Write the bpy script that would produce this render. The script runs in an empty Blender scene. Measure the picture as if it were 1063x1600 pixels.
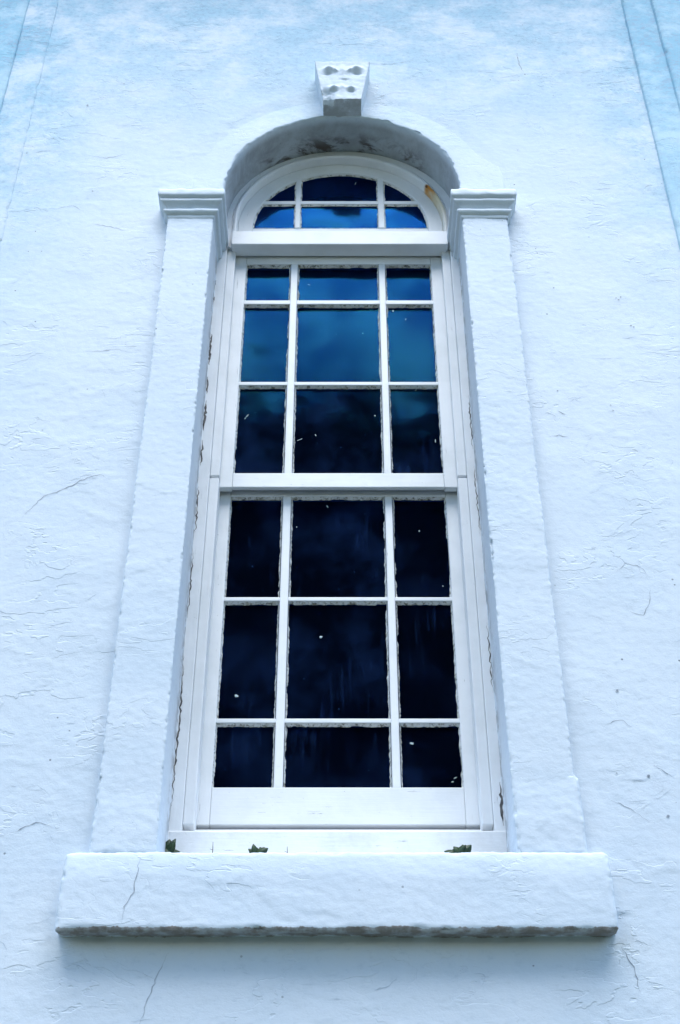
import bpy, bmesh, math, random
import numpy as np
from mathutils import Vector, Matrix, noise as mnoise

R = math.radians
scene = bpy.context.scene
COL = scene.collection

# ------------------------------------------------------------------ camera
cam_data = bpy.data.cameras.new('camera')
cam_data.sensor_fit = 'VERTICAL'
cam_data.sensor_height = 36.0
cam_data.sensor_width = 24.0
cam_data.lens = 50.0
cam_data.clip_start = 0.05
cam_data.clip_end = 2000.0
cam = bpy.data.objects.new('camera', cam_data)
cam.location = (0.0, -4.0, 1.6)
cam.rotation_euler = (R(130.0), 0.0, 0.0)
COL.objects.link(cam)
scene.camera = cam

# ------------------------------------------------------------------ sky, sun, exposure
SUN_EL, SUN_AZ = 66.0, 3.0          # azimuth measured from straight in front of the wall towards +x
world = bpy.data.worlds.new('World')
scene.world = world
world.use_nodes = True
wn = world.node_tree
bg = wn.nodes['Background']
sky = wn.nodes.new('ShaderNodeTexSky')
sky.sky_type = 'NISHITA'
sky.sun_disc = False
sky.sun_elevation = R(SUN_EL)
sky.sun_rotation = R(180.0 - SUN_AZ)
sky.air_density = 1.0
sky.dust_density = 0.1
sky.ozone_density = 3.0
wn.links.new(sky.outputs['Color'], bg.inputs['Color'])
bg.inputs['Strength'].default_value = 0.085

sl = bpy.data.lights.new('sun', 'SUN')
sl.energy = 1.4
sl.angle = R(48.0)
sl.color = (1.0, 0.985, 0.96)
sun = bpy.data.objects.new('sun', sl)
d = Vector((math.sin(R(SUN_AZ)) * math.cos(R(SUN_EL)), -math.cos(R(SUN_AZ)) * math.cos(R(SUN_EL)), math.sin(R(SUN_EL))))
sun.rotation_euler = d.to_track_quat('Z', 'Y').to_euler()
sun.location = d * 30
COL.objects.link(sun)

vs = scene.view_settings
vs.view_transform = 'Standard'
vs.look = 'None'
vs.gamma = 1.0
vs.use_curve_mapping = False
vs.exposure = 2.0
cy = scene.cycles
cy.max_bounces = 6; cy.diffuse_bounces = 3; cy.glossy_bounces = 3; cy.transparent_max_bounces = 8
cy.use_adaptive_sampling = True; cy.adaptive_threshold = 0.02
cy.use_denoising = True

# ------------------------------------------------------------------ numpy noise
def _hash(ix, iy, iz, seed):
    h = (ix.astype(np.int64) * 374761393 + iy.astype(np.int64) * 668265263 + iz.astype(np.int64) * 2147483647 + seed * 1274126177) & 0xFFFFFFFF
    h = ((h ^ (h >> 13)) * 1274126177) & 0xFFFFFFFF
    h = h ^ (h >> 16)
    return (h & 0xFFFFFF).astype(np.float64) / 0xFFFFFF

def vnoise(P, seed=0):
    F = np.floor(P)
    f = P - F
    u = f * f * f * (f * (f * 6 - 15) + 10)
    I = F.astype(np.int64)
    out = 0
    for dx in (0, 1):
        wx = u[:, 0] if dx else 1 - u[:, 0]
        for dy in (0, 1):
            wy = u[:, 1] if dy else 1 - u[:, 1]
            for dz in (0, 1):
                wz = u[:, 2] if dz else 1 - u[:, 2]
                out = out + wx * wy * wz * _hash(I[:, 0] + dx, I[:, 1] + dy, I[:, 2] + dz, seed)
    return out * 2 - 1

ROT = np.array(Matrix.Rotation(0.83, 3, Vector((0.42, 0.71, 0.56)).normalized()))
def fbm(P, scale, octaves=3, seed=0):
    P = np.asarray(P, dtype=np.float64)
    s = np.array(scale, dtype=np.float64) * np.ones(3)
    a, tot, out = 1.0, 0.0, 0
    for o in range(octaves):
        out = out + a * vnoise((P * s) @ ROT + 17.3 * o, seed + o * 7)
        tot += a
        a *= 0.5
        s = s * 2.03
    return out / tot

def plaster(P, k=1.0):
    """height of hand laid plaster in metres"""
    h = 0.0050 * fbm(P, 2.2, 2, 3) + 0.0020 * fbm(P, (6, 6, 7), 3, 11)
    t = fbm(P, (8, 8, 12), 3, 31)
    h = h + 0.0014 * np.clip((t - 0.05) * 9, 0, 1) * np.clip(fbm(P, 3, 2, 5) * 3 + 0.2, 0, 1)
    h = h + 0.0010 * fbm(P, (45, 45, 55), 2, 71)
    return h * k * 0.65

# ------------------------------------------------------------------ materials
def new_mat(name):
    m = bpy.data.materials.new(name)
    m.use_nodes = True
    nt = m.node_tree
    b = nt.nodes['Principled BSDF']
    return m, nt, b

class NB:
    """short hand for building node trees"""
    def __init__(s, nt): s.nt = nt; s.n = nt.nodes; s.l = nt.links
    def val(s, sock, v):
        if hasattr(v, 'is_output') or isinstance(v, bpy.types.NodeSocket): s.l.new(v, sock)
        else: sock.default_value = v
    def math(s, op, a, b=0.0, c=0.0, clamp=False):
        n = s.n.new('ShaderNodeMath'); n.operation = op; n.use_clamp = clamp
        s.val(n.inputs[0], a); s.val(n.inputs[1], b); s.val(n.inputs[2], c)
        return n.outputs[0]
    def coord(s):
        return s.n.new('ShaderNodeNewGeometry').outputs['Position']
    def mapping(s, vec, scale=(1, 1, 1), loc=(0, 0, 0)):
        n = s.n.new('ShaderNodeMapping'); s.l.new(vec, n.inputs['Vector'])
        n.inputs['Scale'].default_value = scale; n.inputs['Location'].default_value = loc
        return n.outputs[0]
    def noise(s, vec, scale, detail=4, rough=0.55, dist=0.0):
        n = s.n.new('ShaderNodeTexNoise'); s.l.new(vec, n.inputs['Vector'])
        n.inputs['Scale'].default_value = scale; n.inputs['Detail'].default_value = detail
        n.inputs['Roughness'].default_value = rough; n.inputs['Distortion'].default_value = dist
        return n.outputs['Fac']
    def voronoi(s, vec, scale, feature='F1', rnd=1.0):
        n = s.n.new('ShaderNodeTexVoronoi'); n.feature = feature; s.l.new(vec, n.inputs['Vector'])
        n.inputs['Scale'].default_value = scale; n.inputs['Randomness'].default_value = rnd
        return n.outputs['Distance']
    def ramp(s, fac, a, b, lo=0.0, hi=1.0):
        n = s.n.new('ShaderNodeMapRange'); n.interpolation_type = 'SMOOTHSTEP'
        s.val(n.inputs['Value'], fac)
        n.inputs['From Min'].default_value = a; n.inputs['From Max'].default_value = b
        n.inputs['To Min'].default_value = lo; n.inputs['To Max'].default_value = hi
        return n.outputs[0]
    def mix(s, fac, a, b):
        n = s.n.new('ShaderNodeMix'); n.data_type = 'RGBA'
        s.val(n.inputs[0], fac)
        for sock, v in ((n.inputs[6], a), (n.inputs[7], b)):
            if isinstance(v, bpy.types.NodeSocket): s.l.new(v, sock)
            else: sock.default_value = (*v, 1.0)
        return n.outputs[2]
    def bump(s, h, strength, dist, normal=None):
        n = s.n.new('ShaderNodeBump'); s.l.new(h, n.inputs['Height'])
        n.inputs['Strength'].default_value = strength; n.inputs['Distance'].default_value = dist
        if normal: s.l.new(normal, n.inputs['Normal'])
        return n.outputs[0]
    def sep(s, vec):
        n = s.n.new('ShaderNodeSeparateXYZ'); s.l.new(vec, n.inputs[0]); return n.outputs

WHITE = (0.62, 0.695, 0.765)

def plaster_mat(name, arris_shade_col=(0.20, 0.18, 0.16),  flakes=1.0, joint_dirt=False, soffit=False, arris=None, vignette_grime=False, base=WHITE):
    m, nt, b = new_mat(name); q = NB(nt)
    p = q.coord()
    x, y, z = q.sep(p)
    # tone
    tone = q.noise(p, 1.7, 4, 0.6)
    col = q.mix(q.ramp(tone, 0.40, 0.72), base, tuple(c * k for c, k in zip(base, (0.93, 0.96, 0.98))))
    fine = q.noise(q.mapping(p, (1, 1, 1.6)), 26, 3, 0.65)
    col = q.mix(q.ramp(fine, 0.52, 0.78, 0, 0.42), col, (0.44, 0.53, 0.61))
    if vignette_grime:   # blotchy blue paints in vignette shading towards top and sides; speckle is grime
        blot = q.noise(q.mapping(p, (1, 1, 1.3)), 2.2, 6, 0.78)
        spk = q.noise(q.mapping(p, (1, 1, 1.7)), 34, 3, 0.75)
        reach = q.math('MAXIMUM', q.math('MULTIPLY', q.ramp(z, 6.8, 8.6), 0.8), q.math('MULTIPLY', q.ramp(z, 5.6, 8.0), q.ramp(q.math('ABSOLUTE', x), 0.95, 1.6)))
        mk = q.math('MULTIPLY', q.ramp(blot, 0.34, 0.60), reach)
        col = q.mix(q.math('MULTIPLY', mk, 0.95), col, (0.25, 0.48, 0.62))
        mk2 = q.math('MULTIPLY', q.ramp(spk, 0.50, 0.60), q.math('MULTIPLY', q.ramp(blot, 0.36, 0.6), reach))
        col = q.mix(q.math('MULTIPLY', mk2, 0.85), col, (0.30, 0.42, 0.55))
    # specks: tiny dark pits
    v = q.voronoi(p, 13.0)
    keep = q.ramp(q.noise(p, 2.4, 2, 0.5), 0.50, 0.62)
    sp = q.math('MULTIPLY', q.ramp(v, 0.035, 0.06, 1, 0), keep)
    col = q.mix(q.math('MULTIPLY', sp, 0.85), col, (0.13, 0.16, 0.19))
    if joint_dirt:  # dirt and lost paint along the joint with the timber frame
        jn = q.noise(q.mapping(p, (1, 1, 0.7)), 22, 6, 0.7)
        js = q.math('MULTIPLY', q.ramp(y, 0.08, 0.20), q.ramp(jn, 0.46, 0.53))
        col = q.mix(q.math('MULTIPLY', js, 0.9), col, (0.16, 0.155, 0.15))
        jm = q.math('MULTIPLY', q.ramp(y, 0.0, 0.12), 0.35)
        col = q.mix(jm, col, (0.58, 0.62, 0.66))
    if soffit:      # soffit grime and brown mould; the grey also paints in its shade
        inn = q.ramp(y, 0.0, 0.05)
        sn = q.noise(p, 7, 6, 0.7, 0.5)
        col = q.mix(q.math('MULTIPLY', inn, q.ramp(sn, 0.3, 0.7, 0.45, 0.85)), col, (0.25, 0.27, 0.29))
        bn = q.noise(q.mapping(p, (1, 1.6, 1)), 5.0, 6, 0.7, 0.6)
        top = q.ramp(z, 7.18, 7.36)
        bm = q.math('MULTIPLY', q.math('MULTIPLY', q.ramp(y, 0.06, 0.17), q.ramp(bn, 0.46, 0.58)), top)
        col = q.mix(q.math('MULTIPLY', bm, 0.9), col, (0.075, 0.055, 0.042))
    if arris is not None:  # dirty sill arris, plus shade painted on undersides of sill and keystone
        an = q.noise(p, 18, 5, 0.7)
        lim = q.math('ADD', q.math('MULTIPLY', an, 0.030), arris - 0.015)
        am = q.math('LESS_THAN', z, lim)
        col = q.mix(q.math('MULTIPLY', q.math('MULTIPLY', am, q.ramp(an, 0.35, 0.6, 0.5, 1.0)), 0.95), col, arris_shade_col)
    nt.links.new(col, b.inputs['Base Color'])
    b.inputs['Roughness'].default_value = 0.78
    b.inputs['Specular IOR Level'].default_value = 0.25
    # relief finer than the mesh: brushed lime wash, flaked coats, grit; one height in metres
    warp = q.noise(q.mapping(p, (0.75, 1, 1.7)), 4.3, 4, 0.62, 0.35)
    terr = q.math('FRACT', q.math('MULTIPLY', warp, 8.0))
    edge = q.ramp(terr, 0.0, 0.16)
    fm = q.ramp(q.noise(p, 3.3, 2, 0.55), 0.46, 0.64)
    brush = q.noise(q.mapping(p, (1, 1, 1.35)), 36, 5, 0.70)
    hh = q.math('MULTIPLY', q.math('MULTIPLY', edge, fm), 0.0014 * flakes)
    hh = q.math('MULTIPLY_ADD', brush, 0.0016, hh)
    nt.links.new(q.bump(hh, 1.0, 1.0), b.inputs['Normal'])
    return m

def wood_mat(name, vertical=True, stain=False, dirty=0.0):
    m, nt, b = new_mat(name); q = NB(nt)
    p = q.coord()
    x, y, z = q.sep(p)
    sc = (1, 1, 0.06) if vertical else (0.06, 1, 1)
    g = q.noise(q.mapping(p, sc), 95, 4, 0.6)
    tone = q.noise(p, 5.5, 4, 0.6)
    col = q.mix(q.ramp(tone, 0.38, 0.72), (0.77, 0.80, 0.825), (0.70, 0.735, 0.755))
    # hair cracks and lifted specks along the grain
    cr = q.ramp(q.noise(q.mapping(p, sc), 150, 5, 0.75), 0.64, 0.685)
    cm = q.math('MULTIPLY', cr, q.ramp(q.noise(p, 4.0, 3, 0.6), 0.48, 0.62))
    col = q.mix(q.math('MULTIPLY', cm, 0.7), col, (0.22, 0.23, 0.24))
    sp = q.ramp(q.noise(p, 75, 3, 0.8), 0.69, 0.75)
    col = q.mix(q.math('MULTIPLY', sp, 0.6), col, (0.20, 0.20, 0.20))
    if dirty:
        dn = q.ramp(q.noise(p, 9, 6, 0.7), 0.47, 0.66)
        col = q.mix(q.math('MULTIPLY', dn, dirty), col, (0.36, 0.35, 0.32))
    if stain:   # rust run from an old nail, down the right of the arched head
        dx = q.math('SUBTRACT', x, 0.005); dz = q.math('SUBTRACT', z, 6.886)
        rr = q.math('SQRT', q.math('ADD', q.math('MULTIPLY', dx, dx), q.math('MULTIPLY', dz, dz)))
        wob = q.math('MULTIPLY', q.math('SUBTRACT', q.noise(p, 14, 3, 0.6), 0.5), 0.012)
        off = q.math('ABSOLUTE', q.math('ADD', q.math('SUBTRACT', rr, 0.482), wob))
        band = q.math('MULTIPLY', q.ramp(off, 0.004, 0.015, 1, 0), q.math('GREATER_THAN', x, 0.2))
        below = q.ramp(z, 7.135, 7.155, 1, 0)
        pale = q.math('MULTIPLY', q.math('MULTIPLY', band, below), q.ramp(z, 6.80, 7.12, 0.25, 0.85))
        col = q.mix(pale, col, (0.60, 0.50, 0.27))
        core = q.math('MULTIPLY', q.ramp(off, 0.002, 0.010, 1, 0), q.math('MULTIPLY', q.ramp(z, 7.05, 7.11), below))
        core = q.math('MULTIPLY', core, q.math('GREATER_THAN', x, 0.2))
        col = q.mix(core, col, (0.50, 0.19, 0.005))
    nt.links.new(col, b.inputs['Base Color'])
    b.inputs['Roughness'].default_value = 0.5
    b.inputs['Specular IOR Level'].default_value = 0.3
    hh = q.math('MULTIPLY', g, 0.0006)
    hh = q.math('MULTIPLY_ADD', q.noise(p, 22, 3, 0.6), 0.0009, hh)
    hh = q.math('MULTIPLY_ADD', q.math('MAXIMUM', cm, sp), -0.0009, hh)
    nt.links.new(q.bump(hh, 1.0, 1.0), b.inputs['Normal'])
    return m

def putty_mat():
    m, nt, b = new_mat('old_putty'); q = NB(nt)
    p = q.coord()
    n = q.noise(p, 30, 5, 0.7)
    col = q.mix(q.ramp(n, 0.45, 0.65), (0.74, 0.76, 0.76), (0.46, 0.45, 0.40))
    cr = q.ramp(q.noise(p, 60, 4, 0.8), 0.54, 0.60)
    col = q.mix(q.math('MULTIPLY', cr, 0.8), col, (0.10, 0.10, 0.09))
    nt.links.new(col, b.inputs['Base Color'])
    b.inputs['Roughness'].default_value = 0.7
    nt.links.new(q.bump(n, 0.6, 0.004), b.inputs['Normal'])
    return m

def glass_mat():
    m, nt, b = new_mat('old_glass'); q = NB(nt)
    nt.nodes.remove(b)
    out = nt.nodes['Material Output']
    p = q.coord()
    x, y, z = q.sep(p)
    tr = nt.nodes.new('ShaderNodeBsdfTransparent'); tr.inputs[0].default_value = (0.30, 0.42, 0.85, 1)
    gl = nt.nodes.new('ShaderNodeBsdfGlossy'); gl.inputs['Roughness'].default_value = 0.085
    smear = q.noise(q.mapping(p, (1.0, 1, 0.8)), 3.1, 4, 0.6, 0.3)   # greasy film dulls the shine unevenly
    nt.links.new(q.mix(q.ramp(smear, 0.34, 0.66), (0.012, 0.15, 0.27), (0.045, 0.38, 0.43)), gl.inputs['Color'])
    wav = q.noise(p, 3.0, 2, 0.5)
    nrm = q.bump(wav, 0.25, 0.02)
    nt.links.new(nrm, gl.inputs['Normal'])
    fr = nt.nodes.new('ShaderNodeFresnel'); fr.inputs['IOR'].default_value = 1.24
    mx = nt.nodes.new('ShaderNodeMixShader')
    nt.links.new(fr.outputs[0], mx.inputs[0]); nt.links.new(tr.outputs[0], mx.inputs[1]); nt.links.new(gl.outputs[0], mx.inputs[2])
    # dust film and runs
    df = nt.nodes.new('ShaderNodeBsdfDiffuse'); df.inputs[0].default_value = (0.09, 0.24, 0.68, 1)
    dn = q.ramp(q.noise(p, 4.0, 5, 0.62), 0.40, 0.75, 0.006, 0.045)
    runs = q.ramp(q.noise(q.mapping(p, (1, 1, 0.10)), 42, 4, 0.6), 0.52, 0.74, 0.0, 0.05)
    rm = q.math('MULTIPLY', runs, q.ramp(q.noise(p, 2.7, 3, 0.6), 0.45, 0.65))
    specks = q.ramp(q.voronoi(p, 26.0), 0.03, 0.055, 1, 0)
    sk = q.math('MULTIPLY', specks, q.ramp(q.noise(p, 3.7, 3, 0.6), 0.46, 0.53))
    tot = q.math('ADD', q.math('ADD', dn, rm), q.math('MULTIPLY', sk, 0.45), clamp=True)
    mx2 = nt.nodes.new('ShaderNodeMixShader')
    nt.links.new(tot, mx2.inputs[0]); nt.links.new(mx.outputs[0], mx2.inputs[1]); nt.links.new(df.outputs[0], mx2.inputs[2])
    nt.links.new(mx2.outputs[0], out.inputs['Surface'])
    return m

def simple_mat(name, col, col2=None, scale=8, rough=0.8):
    m, nt, b = new_mat(name); q = NB(nt)
    if col2:
        n = q.noise(q.coord(), scale, 5, 0.6)
        nt.links.new(q.mix(q.ramp(n, 0.35, 0.65), col, col2), b.inputs['Base Color'])
        nt.links.new(q.bump(n, 0.3, 0.01), b.inputs['Normal'])
    else:
        b.inputs['Base Color'].default_value = (*col, 1)
    b.inputs['Roughness'].default_value = rough
    return m

M_WALL = plaster_mat('lime_plaster_wall', flakes=0.85, vignette_grime=True)
M_PIER = plaster_mat('pier_vignette_blue', flakes=0.8, vignette_grime=True, base=(0.46, 0.63, 0.73))  # blue base paints vignette tone into the piers
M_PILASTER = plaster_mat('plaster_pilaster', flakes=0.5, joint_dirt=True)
M_ARCH = plaster_mat('plaster_arch', flakes=0.6, soffit=True, vignette_grime=True)
M_CAP = plaster_mat('plaster_moulding', flakes=0.3)
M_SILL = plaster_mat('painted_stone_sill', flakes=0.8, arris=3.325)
M_KEY = plaster_mat('carved_keystone', flakes=0.2, arris=7.430, arris_shade_col=(0.36, 0.40, 0.43))  # grey underside is painted shade
M_WV = wood_mat('white_timber_upright', True)
M_WH = wood_mat('white_timber_level', False)
M_WSILL = wood_mat('weathered_timber_sill', False, dirty=0.15)
M_ARCHWOOD = wood_mat('white_timber_arch', True, stain=True)
M_PUTTY = putty_mat()
M_GLASS = glass_mat()
M_FLECK = simple_mat('paint_drip', (0.45, 0.55, 0.60))
M_CRACK = simple_mat('crack_shadow', (0.20, 0.24, 0.29), (0.32, 0.37, 0.42), 30)
M_HAIR = simple_mat('hairline', (0.34, 0.43, 0.52), (0.52, 0.60, 0.67), 12)
M_JOINT = simple_mat('bare_joint', (0.035, 0.036, 0.04), (0.13, 0.125, 0.12), 25)
M_RUST = simple_mat('rust', (0.08, 0.03, 0.01), (0.22, 0.09, 0.02), 120)
M_LEAF = simple_mat('weed_leaf', (0.010, 0.032, 0.014), (0.025, 0.06, 0.02), 60, 0.5)
M_STEM = simple_mat('dry_stem', (0.07, 0.055, 0.045))
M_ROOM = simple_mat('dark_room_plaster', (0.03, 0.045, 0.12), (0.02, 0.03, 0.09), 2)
M_ROOF = simple_mat('slate', (0.07, 0.075, 0.085), (0.10, 0.10, 0.11), 3)
M_GROUND = simple_mat('mown_grass', (0.045, 0.060, 0.025), (0.07, 0.075, 0.04), 1.5)
M_BARK = simple_mat('bark', (0.06, 0.045, 0.035), (0.10, 0.08, 0.06), 6)
M_FOLIAGE = simple_mat('tree_foliage', (0.025, 0.045, 0.018), (0.045, 0.070, 0.025), 1.2)

# ------------------------------------------------------------------ object helpers
def link(name, me, mat, parent=None, smooth=False):
    o = bpy.data.objects.new(name, me)
    COL.objects.link(o)
    if mat is not None and not me.materials: me.materials.append(mat)
    if parent: o.parent = parent
    if smooth:
        me.polygons.foreach_set('use_smooth', [True] * len(me.polygons))
    return o

def empty(name, parent=None, loc=(0, 0, 0)):
    o = bpy.data.objects.new(name, None)
    o.empty_display_size = 0.1
    COL.objects.link(o)
    o.location = loc
    if parent: o.parent = parent
    return o

def tag(o, label, cat=None, group=None, kind=None):
    if label: o['label'] = label
    if cat: o['category'] = cat
    if group: o['group'] = group
    if kind: o['kind'] = kind
    return o

def pydata(name, V, F, mat, parent=None, smooth=False):
    me = bpy.data.meshes.new(name)
    me.from_pydata([tuple(v) for v in V], [], [tuple(int(i) for i in f) for f in F])
    me.update()
    return link(name, me, mat, parent, smooth)

def np_mesh(name, V, Q, mat, parent=None, smooth=True):
    me = bpy.data.meshes.new(name)
    V = np.asarray(V, dtype=np.float32); Q = np.asarray(Q, dtype=np.int32)
    me.vertices.add(len(V)); me.vertices.foreach_set('co', V.ravel())
    me.loops.add(Q.size); me.loops.foreach_set('vertex_index', Q.ravel())
    me.polygons.add(len(Q))
    me.polygons.foreach_set('loop_start', np.arange(0, Q.size, 4, dtype=np.int32))
    me.polygons.foreach_set('use_smooth', np.full(len(Q), smooth))
    me.update(calc_edges=True)
    me.validate()
    return link(name, me, mat, parent)

def box(name, x0, x1, y0, y1, z0, z1, mat, parent=None, bevel=0.003, wob=0.0):
    bm = bmesh.new()
    bmesh.ops.create_cube(bm, size=1.0)
    for v in bm.verts:
        v.co = Vector(((x0 + x1) / 2 + v.co.x * (x1 - x0), (y0 + y1) / 2 + v.co.y * (y1 - y0), (z0 + z1) / 2 + v.co.z * (z1 - z0)))
        if wob:
            v.co += Vector((mnoise.random() - .5, mnoise.random() - .5, mnoise.random() - .5)) * wob
    if bevel:
        bmesh.ops.bevel(bm, geom=bm.edges[:], offset=bevel, segments=2, affect='EDGES', profile=0.5)
    me = bpy.data.meshes.new(name)
    bm.to_mesh(me); bm.free()
    return link(name, me, mat, parent)

def rough_box(name, x0, x1, y0, y1, z0, z1, mat, parent=None, res=0.008, rad=0.012, amp=1.0, chip=0.004, taper=None, seed=0, skip=(), shape=None):
    """subdivided box, arrises rounded, then roughened like hand laid plaster"""
    lo = np.array([x0, y0, z0]); hi = np.array([x1, y1, z1])
    n = np.maximum(1, np.ceil((hi - lo) / res)).astype(int)
    Vs, Qs, off = [], [], 0
    for ax in range(3):
        a, b = [(1, 2), (2, 0), (0, 1)][ax]
        for side in (0, 1):
            if (ax, side) in skip: continue
            ua = np.linspace(lo[a], hi[a], n[a] + 1); ub = np.linspace(lo[b], hi[b], n[b] + 1)
            A, B = np.meshgrid(ua, ub, indexing='ij')
            P = np.zeros((A.size, 3)); P[:, a] = A.ravel(); P[:, b] = B.ravel(); P[:, ax] = hi[ax] if side else lo[ax]
            i = np.arange(A.size).reshape(A.shape)
            q = np.stack([i[:-1, :-1], i[1:, :-1], i[1:, 1:], i[:-1, 1:]], -1).reshape(-1, 4)
            if not side: q = q[:, ::-1]
            Vs.append(P); Qs.append(q + off); off += len(P)
    V = np.concatenate(Vs); Q = np.concatenate(Qs)
    # rounded arrises, radius varies where the plaster is chipped
    r = rad * (1.0 + 0.45 * np.clip(fbm(V, 14, 3, 51 + seed), -0.6, 1.5))[:, None]
    r = np.maximum(r, 0.002)
    inner = np.clip(V, lo + r, hi - r)
    dlt = V - inner
    L = np.linalg.norm(dlt, axis=1, keepdims=True); L[L == 0] = 1
    nrm = dlt / L
    V = inner + nrm * r
    edge = np.clip((np.abs(nrm).max(axis=1) - 1) / -0.29, 0, 1)
    h = plaster(V + seed * 3.7, amp) + edge * chip * 0.8 * fbm(V, 70, 2, 91 + seed) - edge * chip * 6.0 * np.clip(fbm(V, 27, 3, 17 + seed) - 0.22, 0, 1) * np.clip(fbm(V, 4.7, 2, 57 + seed) * 3 + 0.45, 0, 1)
    V = V + nrm * h[:, None]
    if shape: V = shape(V)
    return np_mesh(name, V, Q, mat, parent)

# ------------------------------------------------------------------ ground
gv = 300.0
ground = pydata('ground', [(-gv, -gv, 0), (gv, -gv, 0), (gv, gv, 0), (-gv, gv, 0)], [(0, 1, 2, 3)], M_GROUND)
tag(ground, 'mown grass in front of the white building', None, kind='structure')

# ------------------------------------------------------------------ building
AX, AZ, AR = 0.010, 6.886, 0.536          # arch centre and radius
bld = empty('painted_building')
tag(bld, 'white painted plaster building wall around the tall arched window', 'building')

# wall sheet, fine where it can be seen, coarse beyond
def wall_lines(a0, a1, f0, f1, res, coarse):
    mid = np.arange(f0, f1 + 1e-6, res)
    left = np.linspace(a0, f0, max(2, int((f0 - a0) / coarse)))[:-1] if f0 > a0 else np.array([])
    right = np.linspace(mid[-1], a1, max(2, int((a1 - mid[-1]) / coarse)))[1:] if a1 > f1 else np.array([])
    return np.concatenate([left, mid, right])
xs = wall_lines(-6.0, 6.0, -1.9, 1.9, 0.008, 0.4)
zs = wall_lines(0.0, 9.5, 2.9, 8.7, 0.008, 0.4)
Xg, Zg = np.meshgrid(xs, zs, indexing='ij')
V = np.stack([Xg.ravel(), np.zeros(Xg.size), Zg.ravel()], -1)
V[:, 1] -= plaster(V)
# thicker render coat swept down beside the pilasters and under the sill
V[:, 1] -= 0.004 * np.exp(-((np.abs(V[:, 0]) - 0.80) / 0.06) ** 2) * (V[:, 2] < 6.6) * (V[:, 2] > 3.4) * (0.6 + fbm(V, 4, 2, 8))
rad_w = np.hypot(V[:, 0] - AX, V[:, 2] - AZ)
V[:, 1] += 0.005 * np.clip((0.74 - rad_w) / 0.14, 0, 1) * (V[:, 2] > AZ - 0.2)
i = np.arange(Xg.size).reshape(Xg.shape)
Q = np.stack([i[:-1, :-1], i[1:, :-1], i[1:, 1:], i[:-1, 1:]], -1)
cx = (Xg[:-1, :-1] + Xg[1:, 1:]) / 2 - AX; cz = (Zg[:-1, :-1] + Zg[1:, 1:]) / 2
hole = ((np.abs(cx) < 0.62) & (cz > 3.42) & (cz < AZ)) | ((cx ** 2 + (cz - AZ) ** 2 < 0.565 ** 2) & (cz >= AZ))
wall = np_mesh('wall', V, Q[~hole], M_WALL, bld)

# inside of the wall, room shell and roof
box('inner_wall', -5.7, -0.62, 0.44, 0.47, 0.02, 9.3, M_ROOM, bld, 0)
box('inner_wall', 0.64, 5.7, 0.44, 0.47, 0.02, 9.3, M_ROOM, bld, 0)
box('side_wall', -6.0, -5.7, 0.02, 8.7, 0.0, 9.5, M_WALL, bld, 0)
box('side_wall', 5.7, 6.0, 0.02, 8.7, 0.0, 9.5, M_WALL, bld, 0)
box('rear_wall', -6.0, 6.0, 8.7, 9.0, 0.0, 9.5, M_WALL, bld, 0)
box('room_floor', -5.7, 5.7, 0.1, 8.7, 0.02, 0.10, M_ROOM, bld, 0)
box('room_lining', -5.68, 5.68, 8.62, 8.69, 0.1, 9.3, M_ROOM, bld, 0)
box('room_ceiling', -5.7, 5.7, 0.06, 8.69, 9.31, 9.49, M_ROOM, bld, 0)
roof = pydata('roof', [(-6.4, -0.45, 9.80), (6.4, -0.45, 9.80), (6.4, 4.4, 13.0), (-6.4, 4.4, 13.0), (6.4, 9.4, 9.80), (-6.4, 9.4, 9.80),
                       (-6.4, -0.45, 9.70), (6.4, -0.45, 9.70), (6.4, 9.4, 9.70), (-6.4, 9.4, 9.70)],
              [(0, 1, 2, 3), (3, 2, 4, 5), (6, 9, 8, 7), (0, 6, 7, 1), (5, 4, 8, 9), (1, 7, 8, 4, 2), (0, 3, 5, 9, 6)], M_ROOF, bld)
box('shade_cornice', -6.2, 6.2, -0.40, 0.0, 9.42, 9.69, M_CAP, bld, 0.02)  # out of view, added to shade the top of the wall
box('shade_cornice_moulding', -6.1, 6.1, -0.22, 0.0, 9.24, 9.415, M_CAP, bld, 0.02)  # lower step of the added shading cornice

# corner piers that bound the bay
for s in (-1, 1):
    a, b2 = sorted((s * 1.475, s * 2.5))
    pier = rough_box('corner_pier', a, b2, -0.016 if s > 0 else -0.008, 0.10, 2.6, 9.23, M_WALL if s < 0 else M_PIER, bld, 0.012, 0.016, 0.9, 0.004, seed=5 + s, skip=((1, 1),))
    a, b2 = sorted((s * 1.625, s * 2.5))
    rough_box('pier_face', a, b2, -0.034 if s > 0 else -0.022, 0.12, 2.6, 9.22, M_PIER, pier, 0.012, 0.020, 0.9, 0.004, seed=8 + s, skip=((1, 1),))

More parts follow.
